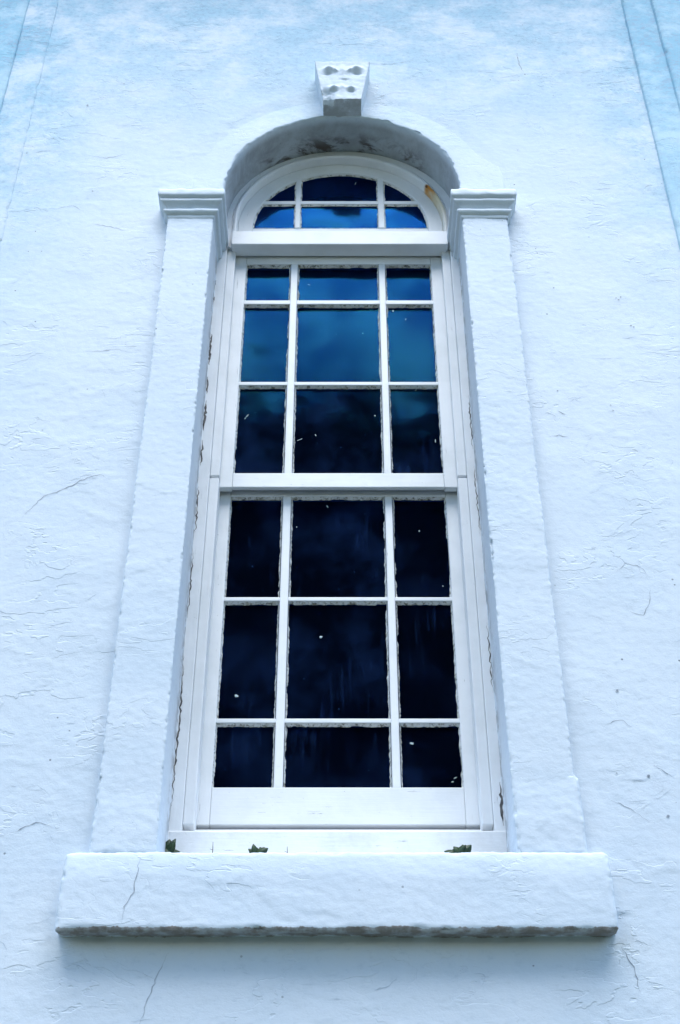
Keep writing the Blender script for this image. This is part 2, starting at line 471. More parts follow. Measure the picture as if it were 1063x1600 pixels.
# arch surround: soffit and slightly proud band swept round the opening
def sweep_arch(name, prof, R0, cxx, czz, zlow, mat, parent, seg=0.008, rough=True, smooth=True, dz=0.0):
    """prof: list of (radial offset, y). swept up one jamb, round the arch and down the other"""
    pts = []
    nst = max(2, int((czz - zlow) / seg))
    for k in range(nst): pts.append((-1.0, 0.0, zlow + (czz - zlow) * k / nst, 0.0))
    na = int(math.pi * R0 / seg)
    for k in range(na + 1):
        a = math.pi - math.pi * k / na
        pts.append((math.cos(a), math.sin(a), czz, math.sin(a)))
    for k in range(nst): pts.append((1.0, 0.0, czz - (czz - zlow) * (k + 1) / nst, 0.0))
    pr = np.array(prof); T = np.array(pts)
    r = R0 + pr[:, 0]
    Xs = cxx + T[:, None, 0] * r[None, :]
    Zs = T[:, None, 2] + T[:, None, 1] * r[None, :]
    Ys = np.repeat(pr[None, :, 1], len(T), 0)
    Vv = np.stack([Xs.ravel(), Ys.ravel(), Zs.ravel()], -1)
    ii = np.arange(len(Vv)).reshape(len(T), len(prof))
    qq = np.stack([ii[:-1, :-1], ii[1:, :-1], ii[1:, 1:], ii[:-1, 1:]], -1).reshape(-1, 4)
    return Vv, qq, T

prof = []
for k in range(28): prof.append((0.0, 0.215 - 0.212 * k / 27))            # soffit from the frame forward
for k in range(1, 7):
    a = k / 6 * math.pi / 2
    prof.append((0.007 - 0.007 * math.cos(a), 0.003 - 0.009 * math.sin(a)))   # rounded arris
for k in range(1, 24): prof.append((0.007 + 0.193 * k / 23, -0.006))
for k in range(1, 5): prof.append((0.200 + 0.014 * k / 4, -0.006 + 0.024 * k / 4))
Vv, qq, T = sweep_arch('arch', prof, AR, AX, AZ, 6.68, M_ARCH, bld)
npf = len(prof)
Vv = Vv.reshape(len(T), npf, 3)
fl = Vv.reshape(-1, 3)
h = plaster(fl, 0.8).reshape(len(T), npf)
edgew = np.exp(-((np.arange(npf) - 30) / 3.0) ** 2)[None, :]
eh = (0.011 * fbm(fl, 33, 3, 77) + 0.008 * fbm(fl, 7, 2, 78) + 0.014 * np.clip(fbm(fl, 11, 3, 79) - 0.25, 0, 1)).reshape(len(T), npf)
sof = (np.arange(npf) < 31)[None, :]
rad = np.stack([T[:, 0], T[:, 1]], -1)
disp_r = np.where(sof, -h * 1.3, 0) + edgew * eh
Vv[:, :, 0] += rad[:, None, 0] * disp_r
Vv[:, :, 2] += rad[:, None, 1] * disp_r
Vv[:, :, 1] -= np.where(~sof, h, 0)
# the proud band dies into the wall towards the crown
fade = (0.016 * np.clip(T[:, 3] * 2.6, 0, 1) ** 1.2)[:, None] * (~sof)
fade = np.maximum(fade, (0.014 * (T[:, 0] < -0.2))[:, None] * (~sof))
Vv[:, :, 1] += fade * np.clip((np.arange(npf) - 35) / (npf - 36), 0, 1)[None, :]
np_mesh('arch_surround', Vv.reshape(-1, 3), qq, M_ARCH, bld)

# pilasters: shaft with capital and plinth as sub-parts
def capital(parent, xa, xb, yf, zb, side):
    """mouldings mitred round three sides; the inner return runs back to the window frame"""
    prof = [(0.000, 0.000), (0.004, 0.004), (0.006, 0.014), (0.005, 0.022), (0.014, 0.024), (0.020, 0.030), (0.022, 0.038),
            (0.019, 0.046), (0.008, 0.049), (0.008, 0.058), (0.013, 0.068), (0.024, 0.077), (0.034, 0.082), (0.037, 0.090), (0.035, 0.097),
            (0.025, 0.100), (0.025, 0.106), (0.044, 0.110), (0.0465, 0.115), (0.047, 0.126), (0.046, 0.142), (0.043, 0.154), (0.035, 0.163),
            (0.015, 0.167), (-0.03, 0.170), (-0.06, 0.171)]
    ya, yb = (0.012, 0.195) if side < 0 else (0.195, 0.012)   # left end depth, right end depth
    V, rows = [], []
    res = 0.008
    for o, zz in prof:
        c = [(xa - o, ya), (xa - o, yf - o), (xb + o, yf - o), (xb + o, yb)]
        row = []
        for k in range(3):
            L0 = [abs(ya - yf), xb - xa, abs(yb - yf)][k]
            nseg = int(L0 / res)
            for t in range(nseg): 
                f = t / nseg
                row.append((c[k][0] + (c[k + 1][0] - c[k][0]) * f, c[k][1] + (c[k + 1][1] - c[k][1]) * f, zb + zz))
        row.append((*c[3], zb + zz))
        rows.append(row)
    V = np.array(rows)
    nr, nc = V.shape[:2]
    fl = V.reshape(-1, 3)
    ctr = np.array([(xa + xb) / 2, 0.05])
    dd = fl[:, :2] - ctr; dd /= np.linalg.norm(dd, axis=1, keepdims=True)
    hh = 0.0018 * fbm(fl, 30, 3, 21) + 0.0025 * fbm(fl, 9, 2, 22)
    top = np.clip((fl[:, 2] - zb - 0.10) / 0.05, 0, 1)
    hh += top * 0.006 * fbm(fl, 24, 3, 23)
    fl[:, :2] += dd * hh[:, None]
    fl[:, 2] += 0.002 * fbm(fl, 16, 2, 29) + top * 0.004 * fbm(fl, 30, 2, 24)
    ii = np.arange(nr * nc).reshape(nr, nc)
    qq = np.stack([ii[:-1, :-1], ii[:-1, 1:], ii[1:, 1:], ii[1:, :-1]], -1).reshape(-1, 4)
    return np_mesh('capital', fl, qq, M_CAP, parent)

for s, xa, xb, zp in ((-1, -0.755, -0.556, 3.80), (1, 0.536, 0.734, 3.845)):
    sh = rough_box('pilaster', xa, xb, -0.050, 0.215, 3.50, 6.615, M_PILASTER, bld, 0.006, 0.006, 0.9, 0.006, seed=20 + s, skip=((1, 1), (2, 0), (2, 1)))
    tag(sh, 'left pilaster beside the window' if s < 0 else 'right pilaster beside the window')
    capital(sh, xa, xb, -0.050, 6.592, s)
    pa, pb = (xa - 0.004, xb + 0.002) if s < 0 else (xa - 0.002, xb + 0.014)
    def worn(V, zp=zp, s=s):
        k = np.clip((V[:, 2] - 3.55) / (zp - 3.55), 0, 1)
        V[:, 2] += k ** 2 * (0.022 * fbm(V, (7, 7, 0.1), 3, 44 + s) + 0.010 * fbm(V, (24, 24, 0.1), 2, 47 + s))
        V[:, 1] += 0.005 * k ** 2
        return V
    rough_box('plinth', pa, pb, -0.0545, 0.19, 3.56, zp, M_PILASTER, sh, 0.007, 0.016, 1.8, 0.006, seed=30 + s, skip=((1, 1), (2, 0)), shape=worn)

# stone sill
def sill_shape(V):
    t = np.clip((V[:, 2] - 3.47) / 0.1, 0, 1)
    V[:, 1] += 0.012 * t ** 2
    V[:, 2] += t * 0.092 * np.clip((V[:, 1] + 0.035) / 0.19, 0, 1)
    V[:, 2] -= np.clip((3.34 - V[:, 2]) / 0.025, 0, 1) * -0.016 * np.clip((V[:, 1] + 0.070) / 0.07, 0, 1)
    return V
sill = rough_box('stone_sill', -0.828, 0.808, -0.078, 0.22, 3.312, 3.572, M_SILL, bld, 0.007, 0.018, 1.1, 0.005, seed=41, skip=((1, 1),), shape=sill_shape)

# keystone with carved face
def keystone():
    zb, zt = 7.425, 7.738
    nx, nz, nd = 44, 50, 14
    yf = -0.100
    def half(z):
        t = (z - zb) / (zt - zb)
        return (-0.080 + t * (-0.123 + 0.080), 0.101 + t * (0.145 - 0.101))
    V, Qs = [], []
    rim = [(k / nd) for k in range(nd + 1)]
    # one continuous shell: parameter u runs left side -> front -> right side
    us = [('L', k / nd) for k in range(nd)] + [('F', k / nx) for k in range(nx)] + [('R', k / nd) for k in range(nd + 1)]
    for j in range(nz + 1):
        z = zb + (zt - zb) * j / nz
        xl, xr = half(z)
        for kind, t in us:
            if kind == 'L': V.append((xl, 0.02 + (yf - 0.02) * t, z))
            elif kind == 'F': V.append((xl + (xr - xl) * t, yf, z))
            else: V.append((xr, yf + (0.02 - yf) * t, z))
    V = np.array(V); nc = len(us)
    ii = np.arange(len(V)).reshape(nz + 1, nc)
    Q = np.stack([ii[:-1, :-1], ii[:-1, 1:], ii[1:, 1:], ii[1:, :-1]], -1).reshape(-1, 4).tolist()
    # underside and top
    base = len(V); extra = []
    for z, row in ((zb, 0), (zt, nz)):
        xl, xr = half(z)
        g = np.array([[(xl + (xr - xl) * a / nx, yf + (0.02 - yf) * b / nd, z) for a in range(nx + 1)] for b in range(nd + 1)]).reshape(-1, 3)
        gi = np.arange(len(g)).reshape(nd + 1, nx + 1) + base
        q = np.stack([gi[:-1, :-1], gi[1:, :-1], gi[1:, 1:], gi[:-1, 1:]], -1).reshape(-1, 4)
        if row: q = q[:, ::-1]
        Q += q.tolist(); extra.append(g); base += len(g)
    V = np.concatenate([V] + extra)
    x = V[:, 0] - 0.011; z = V[:, 2]; front = np.clip((-V[:, 1] - 0.06) / 0.04, 0, 1)
    def g(cx, cz, sx, sz, rot=0.0):
        c, s_ = math.cos(rot), math.sin(rot)
        sx, sz = sx * 0.8, sz * 0.8
        a = (x - cx) * c + (z - cz) * s_; b = -(x - cx) * s_ + (z - cz) * c
        return np.exp(-(a / sx) ** 2 - (b / sz) ** 2)
    hgt = 0.026 * g(-0.066, 7.672, 0.030, 0.020, 0.25) + 0.026 * g(0.070, 7.676, 0.030, 0.020, -0.25)
    hgt += 0.016 * g(-0.032, 7.660, 0.016, 0.011, -0.6) + 0.016 * g(0.036, 7.662, 0.016, 0.011, 0.6)
    hgt += 0.022 * g(-0.042, 7.515, 0.026, 0.016, 0.15) + 0.022 * g(0.042, 7.512, 0.024, 0.015, -0.15)
    hgt += 0.012 * g(0.0, 7.670, 0.020, 0.050) + 0.010 * g(0.0, 7.520, 0.014, 0.040)
    hgt -= 0.016 * g(0.008, 7.585, 0.022, 0.0055)
    hgt -= 0.014 * g(-0.070, 7.635, 0.026, 0.010, 0.25) + 0.016 * g(0.070, 7.638, 0.026, 0.010, -0.25)
    hgt -= 0.011 * g(-0.040, 7.490, 0.022, 0.008) + 0.011 * g(0.042, 7.488, 0.020, 0.008)
    hgt -= 0.020 * g(-0.080, 7.49, 0.014, 0.03)
    V[:, 1] -= front * hgt * 0.75
    chipz = front * np.clip((7.50 - z) / 0.06, 0, 1) * np.clip((-x - 0.03) / 0.03, 0, 1)
    V[:, 1] += chipz * (0.018 + 0.012 * fbm(V, 40, 2, 66))
    V[:, 2] += chipz * 0.020
    V += (0.0030 * fbm(V, 22, 3, 61) + 0.0016 * fbm(V, 60, 2, 62))[:, None] * np.array([0.6, -1, 0.5])
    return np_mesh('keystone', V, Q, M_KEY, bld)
tag(keystone(), 'carved keystone over the arch')

# cracks and flaked edges in the wall and sill, as thin open seams lying in the surface
def seam(parent, pts, yy, width, seed, surf=None, name='crack'):
    rnd = random.Random(seed)
    P = [Vector((x, 0, z)) for x, z in pts]
    path = []
    for a, b in zip(P[:-1], P[1:]):
        n = max(2, int((b - a).length / 0.012))
        for k in range(n):
            t = k / n
            path.append(a.lerp(b, t))
    path.append(P[-1])
    for p in path[1:-1]:
        p.x += rnd.uniform(-1, 1) * 0.0035; p.z += rnd.uniform(-1, 1) * 0.0035
    V, F = [], []
    for k, p in enumerate(path):
        t = (path[min(k + 1, len(path) - 1)] - path[max(k - 1, 0)]).normalized()
        nrm = Vector((-t.z, 0, t.x))
        taper = min(1, 4 * k / len(path), 4 * (len(path) - 1 - k) / len(path)) * rnd.uniform(0.4, 1.2)
        w = width * (0.62 if name == 'crack' else 1.0) * max(0.12, taper) * 0.5
        for s in (-1, 1): V.append((p.x + nrm.x * w * s, 0.0, p.z + nrm.z * w * s))
    A = np.array(V)
    A[:, 1] = yy
    A[:, 1] -= plaster(A * np.array([1, 0, 1])) if surf is None else surf
    A[:, 1] -= 0.0012
    F = [(2 * k, 2 * k + 1, 2 * k + 3, 2 * k + 2) for k in range(len(path) - 1)]
    return pydata(name, A, F, M_CRACK if name == 'crack' else M_JOINT, parent)

seams = [
    ([(-1.165, 4.93), (-1.10, 5.03), (-1.02, 5.07), (-0.97, 5.11), (-0.90, 5.14), (-0.86, 5.11)], 0.0045),
    ([(-1.25, 7.30), (-1.16, 7.29), (-1.08, 7.26)], 0.0035), ([(-1.17, 7.12), (-1.08, 7.10), (-1.00, 7.13)], 0.004),
    ([(-1.10, 6.62), (-1.02, 6.60), (-0.94, 6.57)], 0.0035), ([(-1.28, 6.72), (-1.20, 6.75), (-1.14, 6.70)], 0.003),
    ([(-1.05, 5.80), (-0.96, 5.81), (-0.90, 5.82)], 0.0035), ([(0.89, 7.98), (0.895, 7.86), (0.91, 7.80)], 0.005),
    ([(0.98, 4.68), (1.02, 4.72), (1.07, 4.70), (1.09, 4.66)], 0.0035), ([(0.99, 4.51), (1.05, 4.49), (1.08, 4.54), (1.09, 4.60)], 0.0035),
    ([(0.87, 4.05), (0.92, 4.07), (0.95, 4.04)], 0.004), ([(0.84, 3.78), (0.90, 3.75), (0.96, 3.70)], 0.003),
    ([(1.0, 3.90), (1.04, 3.87), (1.06, 3.85)], 0.004), ([(-1.02, 3.66), (-0.94, 3.70), (-0.88, 3.68)], 0.004),
    ([(0.82, 3.30), (0.85, 3.24), (0.86, 3.16)], 0.0035), ([(-0.50, 3.28), (-0.53, 3.20), (-0.55, 3.13), (-0.57, 3.06)], 0.0035),
    ([(0.02, 7.86), (0.12, 7.88), (0.25, 7.87), (0.40, 7.92)], 0.003), ([(0.16, 7.57), (0.25, 7.62), (0.36, 7.63)], 0.003),
    ([(0.80, 5.33), (0.84, 5.34), (0.88, 5.33)], 0.005), ([(0.85, 5.47), (0.88, 5.45)], 0.006),
]
for k, (pts, w) in enumerate(seams): seam(wall, pts, 0.0, w, k)

sill_pts = [(-0.598, 3.545), (-0.603, 3.48), (-0.607, 3.43), (-0.628, 3.385), (-0.634, 3.335)]
cr = seam(sill, sill_pts, 0.0, 0.0038, 300, surf=0.0)
co = np.array([v.co[:] for v in cr.data.vertices]); co[:, 1] = -0.078
hs = plaster(co + 41 * 3.7, 1.1)
co[:, 1] = -0.078 - hs + 0.012 * np.clip((co[:, 2] - 3.47) / 0.1, 0, 1) ** 2 - 0.0014
cr.data.vertices.foreach_set('co', co.ravel())

# hairline crazing in the lime wash, too many and too fine to pick apart
rh = random.Random(77)
HV, HF = [], []
for k in range(200):
    x = rh.choice((-1, 1)) * rh.uniform(0.80, 1.65) if rh.random() < 0.86 else rh.uniform(-0.8, 0.8)
    z = rh.uniform(3.1, 8.4) if abs(x) > 0.8 else rh.choice((rh.uniform(3.05, 3.28), rh.uniform(7.5, 8.4)))
    if abs(x) < 0.8 and z < 8 and math.hypot(x - AX, z - AZ) < 0.8: continue
    if abs(x) < 0.88 and 3.25 < z < 3.65: continue
    if abs(x) > 1.44: continue
    if abs(x) < 0.83 and 6.5 < z < 6.85: continue
    L = rh.uniform(0.02, 0.11) * (1.5 if rh.random() < 0.12 else 1); n = max(3, int(L / 0.008))
    a0 = rh.gauss(0, 0.28); curl = rh.gauss(0, 0.16); w = rh.uniform(0.0010, 0.0026)
    p = [x, z]; b0 = len(HV); rows = []
    for j in range(n + 1):
        tp = max(0.1, math.sin(math.pi * (j + 0.3) / (n + 0.6))) * rh.uniform(0.4, 1.3)
        rows += [(p[0], 0.0, p[1] - w * tp / 2), (p[0], 0.0, p[1] + w * tp / 2)]
        p[0] += L / n * math.cos(a0); p[1] += L / n * math.sin(a0) * 0.7; a0 += curl * rh.uniform(0.2, 1.4) + rh.gauss(0, 0.22)
    HV += rows; HF += [(b0 + 2 * j, b0 + 2 * j + 2, b0 + 2 * j + 3, b0 + 2 * j + 1) for j in range(n)]
A = np.array(HV); A[:, 1] = -plaster(A) - 0.0011
pydata('hairline_crazing', A, HF, M_HAIR, wall)['kind'] = 'stuff'

# small holes where grit has fallen out
rnd = random.Random(4)
pit_spots = [(1.16, 6.13), (1.17, 6.12), (1.18, 6.135), (1.20, 5.96), (1.21, 5.95), (1.06, 5.50), (1.065, 5.47), (0.86, 5.58), (0.94, 8.23), (0.945, 8.20),
             (0.85, 6.45), (0.855, 6.42), (0.83, 7.16), (-1.06, 7.70), (-1.22, 7.52), (-1.12, 6.85), (0.92, 4.18), (0.88, 3.87), (0.98, 3.86), (1.02, 3.72), (0.56, 3.24)]
pitV, pitF = [], []
for (x, z) in pit_spots:
    r0 = rnd.uniform(0.0025, 0.0052); n = 9; b0 = len(pitV)
    y0 = -float(plaster(np.array([[x, 0, z]]))[0]) - 0.0022
    for k in range(n):
        a = 2 * math.pi * k / n; r = r0 * rnd.uniform(0.5, 1.2)
        pitV.append((x + r * math.cos(a) * 1.2, y0, z + r * math.sin(a)))
    pitF.append(tuple(range(b0, b0 + n)))
pits = pydata('pit_hole', pitV, pitF, M_CRACK, wall)
pits['kind'] = 'stuff'

# ------------------------------------------------------------------ window
win = empty('sash_window', loc=(0, 0, 0))
tag(win, 'tall white timber sash window with arched fanlight above and dark panes', 'window')

# jamb casings, guide strips, timber sill, transom
for s in (-1, 1):
    xo = 0.575 * s - 0.002; xi = 0.508 * s - 0.006
    a, b2 = sorted((xo, xi))
    box('jamb_casing', a, b2, 0.196, 0.42, 3.66, 6.74, M_WV, win, 0.003)
    a, b2 = sorted((0.5078 * s - 0.006, 0.470 * s - 0.006))
    box('guide_strip', a, b2, 0.212, 0.242, 5.322, 6.70, M_WV, win, 0.004)
    box('guide_strip', a, b2, 0.207, 0.287, 3.80, 5.306, M_WV, win, 0.004)
    a, b2 = sorted((0.5076 * s - 0.006, 0.4735 * s - 0.006))
    box('box_lining', a, b2, 0.246, 0.40, 3.80, 6.70, M_WV, win, 0.002)
box('timber_sill', -0.572, 0.560, 0.190, 0.42, 3.58, 3.772, M_WSILL, win, 0.007)
pydata('sill_slope', [(-0.507, 0.262, 3.773), (0.495, 0.262, 3.773), (0.495, 0.30, 3.786), (-0.507, 0.30, 3.786), (-0.507, 0.262, 3.760), (0.495, 0.262, 3.760), (0.495, 0.30, 3.76), (-0.507, 0.30, 3.76)],
       [(0, 1, 2, 3), (0, 4, 5, 1), (1, 5, 6, 2), (3, 2, 6, 7), (0, 3, 7, 4)], M_WSILL, win)
box('sash_stool', -0.500, 0.488, 0.284, 0.42, 3.74, 3.823, M_WSILL, win, 0.003)
box('transom', -0.494, 0.492, 0.166, 0.237, 6.684, 6.778, M_WH, win, 0.004)

def arch_bar(name, prof, parent, mat, zlow=None, cx=0.002, n=72):
    """closed moulding profile (radius, y) swept round the half circle, with straight feet down to zlow"""
    pts = []
    if zlow is not None: pts.append((-1, 0, zlow))
    for k in range(n + 1):
        a = math.pi - math.pi * k / n
        pts.append((math.cos(a), math.sin(a), AZ))
    if zlow is not None: pts.append((1, 0, zlow))
    V = []
    for c, s_, zc in pts:
        for r, y in prof: V.append((cx + c * r, y, zc + s_ * r))
    m = len(prof); F = []
    for k in range(len(pts) - 1):
        for j in range(m):
            j2 = (j + 1) % m
            F.append((k * m + j, k * m + j2, (k + 1) * m + j2, (k + 1) * m + j))
    F.append(tuple(range(m))[::-1]); F.append(tuple(range((len(pts) - 1) * m, len(pts) * m)))
    o = pydata(name, V, F, mat, parent)
    bm = bmesh.new(); bm.from_mesh(o.data); bmesh.ops.recalc_face_normals(bm, faces=bm.faces); bm.to_mesh(o.data); bm.free()
    return o

arch_bar('arched_casing', [(0.560, 0.42), (0.560, 0.196), (0.506, 0.194), (0.504, 0.199), (0.500, 0.199), (0.496, 0.188), (0.488, 0.184), (0.481, 0.188), (0.479, 0.196), (0.477, 0.30), (0.477, 0.42)],
         win, M_ARCHWOOD, 6.70)
bm = bmesh.new(); bmesh.ops.create_icosphere(bm, subdivisions=2, radius=0.009)
for v in bm.verts: v.co.y *= 0.5; v.co.x *= 0.8
me = bpy.data.meshes.new('nail_head'); bm.to_mesh(me); bm.free()
nail = link('nail_head', me, M_RUST, win, True)
na = math.acos((0.410) / 0.481)
nail.location = (0.002 + 0.481 * math.cos(na), 0.189, AZ + 0.481 * math.sin(na))

# open joints between timber and plaster, paint lost in places
for k, (pts, w) in enumerate([([(-0.553, 6.47), (-0.553, 6.44)], .010), ([(-0.553, 6.36), (-0.553, 6.335)], .010), ([(-0.552, 6.12), (-0.553, 6.02), (-0.552, 5.93)], .013), ([(-0.553, 5.86), (-0.552, 5.76)], .008),
                              ([(-0.551, 5.72), (-0.553, 5.64), (-0.552, 5.55)], .012), ([(-0.552, 5.50), (-0.553, 5.36)], .007), ([(-0.553, 5.25), (-0.551, 5.02)], .006), ([(-0.552, 4.92), (-0.553, 4.62)], .005),
                              ([(-0.553, 4.45), (-0.551, 4.2), (-0.553, 3.86)], .006), ([(0.532, 5.75), (0.531, 5.45)], .005), ([(0.531, 5.36), (0.532, 5.0)], .004), ([(0.531, 4.6), (0.532, 4.3)], .004), ([(0.531, 3.95), (0.532, 3.79)], .009)]):
    seam(win, pts, 0.1965, w, 200 + k, surf=0.0, name='open_joint')

# glazing
rng = random.Random(11)
def pane_poly(poly, y, parent, thick=0.003, lean=0.0):
    """poly: outline (x, z) counter clockwise seen from outside; a sheet of old glass with a slight twist"""
    n = len(poly)
    cx = sum(p[0] for p in poly) / n; cz = sum(p[1] for p in poly) / n
    tx, tz = rng.uniform(-1, 1) * 0.006, rng.uniform(-1, 1) * 0.005 + lean
    V = [(x, y + (x - cx) * tx + (z - cz) * tz, z) for x, z in poly] + [(x, y + thick + (x - cx) * tx + (z - cz) * tz, z) for x, z in poly]
    F = [tuple(range(n)), tuple(range(2 * n - 1, n - 1, -1))]
    F += [(k, k + n, (k + 1) % n + n, (k + 1) % n) for k in range(n)]
    return pydata('pane', V, F, M_GLASS, parent)

def putty_poly(poly, yf, yg, parent, w=0.0065):
    """ragged putty fillet round a pane, from the bar edge at yf in to the glass at yg"""
    n = len(poly)
    pts = []
    for k in range(n):
        a = Vector(poly[k]); b = Vector(poly[(k + 1) % n])
        m = max(1, int((b - a).length / 0.007))
        t = (b - a).normalized(); nin = Vector((-t.y, t.x))
        for j in range(m): pts.append((a.lerp(b, j / m), nin, j == 0 and k))
    cx = sum(p[0] for p in poly) / n; cz = sum(p[1] for p in poly) / n
    V = []
    sd = rng.random() * 50
    N = len(pts)
    for k, (p, nin, _) in enumerate(pts):
        pn = pts[k - 1][1]
        d = (nin + pn); d = d.normalized() if d.length > 0.1 else nin
        rag = 0.8 + 0.45 * mnoise.noise(Vector((p.x * 21, sd, p.y * 21))) + 0.45 * mnoise.noise(Vector((p.x * 110, sd, p.y * 110)))
        gone = mnoise.noise(Vector((p.x * 9, sd + 9, p.y * 9)))
        if gone > 0.42: rag *= 0.25
        ww = w * max(0.12, rag)
        V.append((p.x, yf, p.y)); V.append((p.x + d.x * ww, yg - 0.0008, p.y + d.y * ww))
    F = [(2 * k, 2 * ((k + 1) % N), 2 * ((k + 1) % N) + 1, 2 * k + 1) for k in range(N)]
    return pydata('putty', V, F, M_PUTTY, parent)

def sash(name, label, yf, yg, yb, xo0, xo1, zlo, zhi, xin, zin, rails):
    """xin: [left stile inner, bar a0, a1, b0, b1, right stile inner]; zin: glass row edges bottom to top"""
    s = empty(name, win); tag(s, label)
    box('stile', xo0, xin[0], yf, yb - (0.012 if rails[0] == 'meeting_rail' else 0), zlo, zhi, M_WV, s, 0.003)
    box('stile', xin[5], xo1, yf, yb - (0.012 if rails[0] == 'meeting_rail' else 0), zlo, zhi, M_WV, s, 0.003)
    box(rails[0], xin[0] + 0.0004, xin[5] - 0.0004, yf + 0.0006, yb - (0.020 if rails[0] == 'meeting_rail' else 0.001), zlo + 0.001, zin[0], M_WH, s, 0.003)
    box(rails[1], xin[0] + 0.0004, xin[5] - 0.0004, yf + 0.0006, yb - 0.001, zin[5], zhi - 0.001, M_WH, s, 0.003)
    for a, b2 in ((xin[1], xin[2]), (xin[3], xin[4])):
        box('glazing_bar', a + 0.002, b2 - 0.002, yf + 0.002, yb - 0.004, zin[0] - 0.002, zin[5] + 0.002, M_WV, s, 0.004)
    for a, b2 in ((zin[1], zin[2]), (zin[3], zin[4])):
        for c in range(3):
            box('glazing_bar', xin[2 * c] - 0.003, xin[2 * c + 1] + 0.003, yf + 0.003, yb - 0.005, a + 0.001, b2 - 0.001, M_WH, s, 0.003)
    for c in range(3):
        for r_ in range(3):
            x0, x1 = xin[2 * c], xin[2 * c + 1]; z0, z1 = zin[2 * r_], zin[2 * r_ + 1]
            poly = [(x0, z0), (x1, z0), (x1, z1), (x0, z1)]
            ex = 0.004
            pane_poly([(x0 - ex, z0 - ex), (x1 + ex, z0 - ex), (x1 + ex, z1 + ex), (x0 - ex, z1 + ex)], yg, s)
            putty_poly(poly, yf + 0.006, yg, s)
    return s

up = sash('upper_sash', 'upper sliding sash with nine panes', 0.245, 0.267, 0.285, -0.479, 0.467, 5.290, 6.74,
          [-0.427, -0.225, -0.190, 0.174, 0.207, 0.414], [5.366, 5.862, 5.884, 6.370, 6.398, 6.640], ('meeting_rail', 'top_rail'))
low = sash('lower_sash', 'lower sliding sash with nine darker panes', 0.290, 0.312, 0.330, -0.479, 0.467, 3.842, 5.375,
           [-0.435, -0.228, -0.192, 0.176, 0.209, 0.420], [3.983, 4.237, 4.257, 4.767, 4.787, 5.283], ('bottom_rail', 'top_rail'))

# fanlight
fan = empty('fanlight', win); tag(fan, 'half round fanlight with six panes above the transom')
arch_bar('arched_rail', [(0.4768, 0.231), (0.4768, 0.27), (0.412, 0.27), (0.408, 0.250), (0.410, 0.235), (0.414, 0.231)], fan, M_ARCHWOOD, 6.79, cx=0.002)
box('bottom_rail', -0.408, 0.412, 0.239, 0.269, 6.779, 6.888, M_WH, fan, 0.003)
GR = 0.409
fx = [(-0.211, -0.187), (0.180, 0.209)]
for a, b2 in fx:
    zt = AZ + math.sqrt(GR ** 2 - (max(abs(a), abs(b2)) - 0.0) ** 2)
    box('glazing_bar', a, b2, 0.233, 0.266, 6.886, zt + 0.016, M_WV, fan, 0.003)
zb0, zb1 = 7.062, 7.086
for c, (a, b2) in enumerate(((-0.372, -0.211), (-0.187, 0.180), (0.209, 0.376))):
    box('glazing_bar', a, b2, 0.234, 0.265, zb0, zb1, M_WH, fan, 0.003)
def arc(x0, x1, n=14):
    out = []
    for k in range(n + 1):
        x = x0 + (x1 - x0) * k / n
        out.append((x, AZ + math.sqrt(max(0.0, GR ** 2 - (x - 0.002) ** 2))))
    return out
def fan_x(z): return math.sqrt(GR ** 2 - (z - AZ) ** 2)
polys = [
    [(-0.187, 6.889), (0.180, 6.889), (0.180, zb0), (-0.187, zb0)],
    [(-0.187, zb1), (0.180, zb1)] + arc(0.180, -0.187),
    [(0.209, 6.889), (0.002 + GR - 0.001, 6.889)] + [(0.002 + GR * math.cos(t), AZ + GR * math.sin(t)) for t in np.linspace(0.03, math.asin((zb0 - AZ) / GR), 10)] + [(0.209, zb0)],
    [(-0.405, 6.889), (-0.211, 6.889), (-0.211, zb0)] + [(0.002 - GR * math.cos(t), AZ + GR * math.sin(t)) for t in np.linspace(math.asin((zb0 - AZ) / GR), 0.03, 10)],
    [(0.209, zb1)] + [(0.002 + GR * math.cos(t), AZ + GR * math.sin(t)) for t in np.linspace(math.asin((zb1 - AZ) / GR), math.acos((0.209 - 0.002) / GR), 10)],
    [(-0.211, zb1)] + [(0.002 - GR * math.cos(t), AZ + GR * math.sin(t)) for t in np.linspace(math.acos((0.211 + 0.002) / GR), math.asin((zb1 - AZ) / GR), 10)],
]
for poly in polys:
    pane_poly(poly, 0.247, fan, lean=-0.004)
    putty_poly(poly, 0.238, 0.245, fan, 0.007)

# flecks of paint and droppings dried on the glass
def fleck(parent, x, z, y, w, h, ang, seed):
    rd = random.Random(seed); n = 10; V = [(x, y - 0.0022, z)]
    for k in range(n):
        a = 2 * math.pi * k / n; r = rd.uniform(0.65, 1.25)
        px, pz = math.cos(a) * w * r * 0.75, math.sin(a) * h * r * 0.75
        V.append((x + px * math.cos(ang) - pz * math.sin(ang), y - 0.0008, z + px * math.sin(ang) + pz * math.cos(ang)))
    return pydata('paint_fleck', V, [(0, 1 + k, 1 + (k + 1) % n) for k in range(n)], M_FLECK, parent)
for k, (x, z, w, h, a) in enumerate([(-0.385, 5.70, .012, .003, 1.0), (-0.393, 5.685, .003, .006, 0), (-0.165, 5.565, .014, .003, .45), (-0.10, 5.59, .003, .008, .3), (0.39, 5.56, .003, .014, 0),
                                     (0.145, 5.70, .004, .004, 0), (0.235, 6.345, .005, .009, .2), (0.29, 6.29, .003, .009, -.3), (0.32, 5.85, .009, .003, .8), (-0.14, 6.52, .010, .003, -.4), (0.10, 6.20, .003, .003, 0)]):
    fleck(up, x, z, 0.266, w, h, a, k)
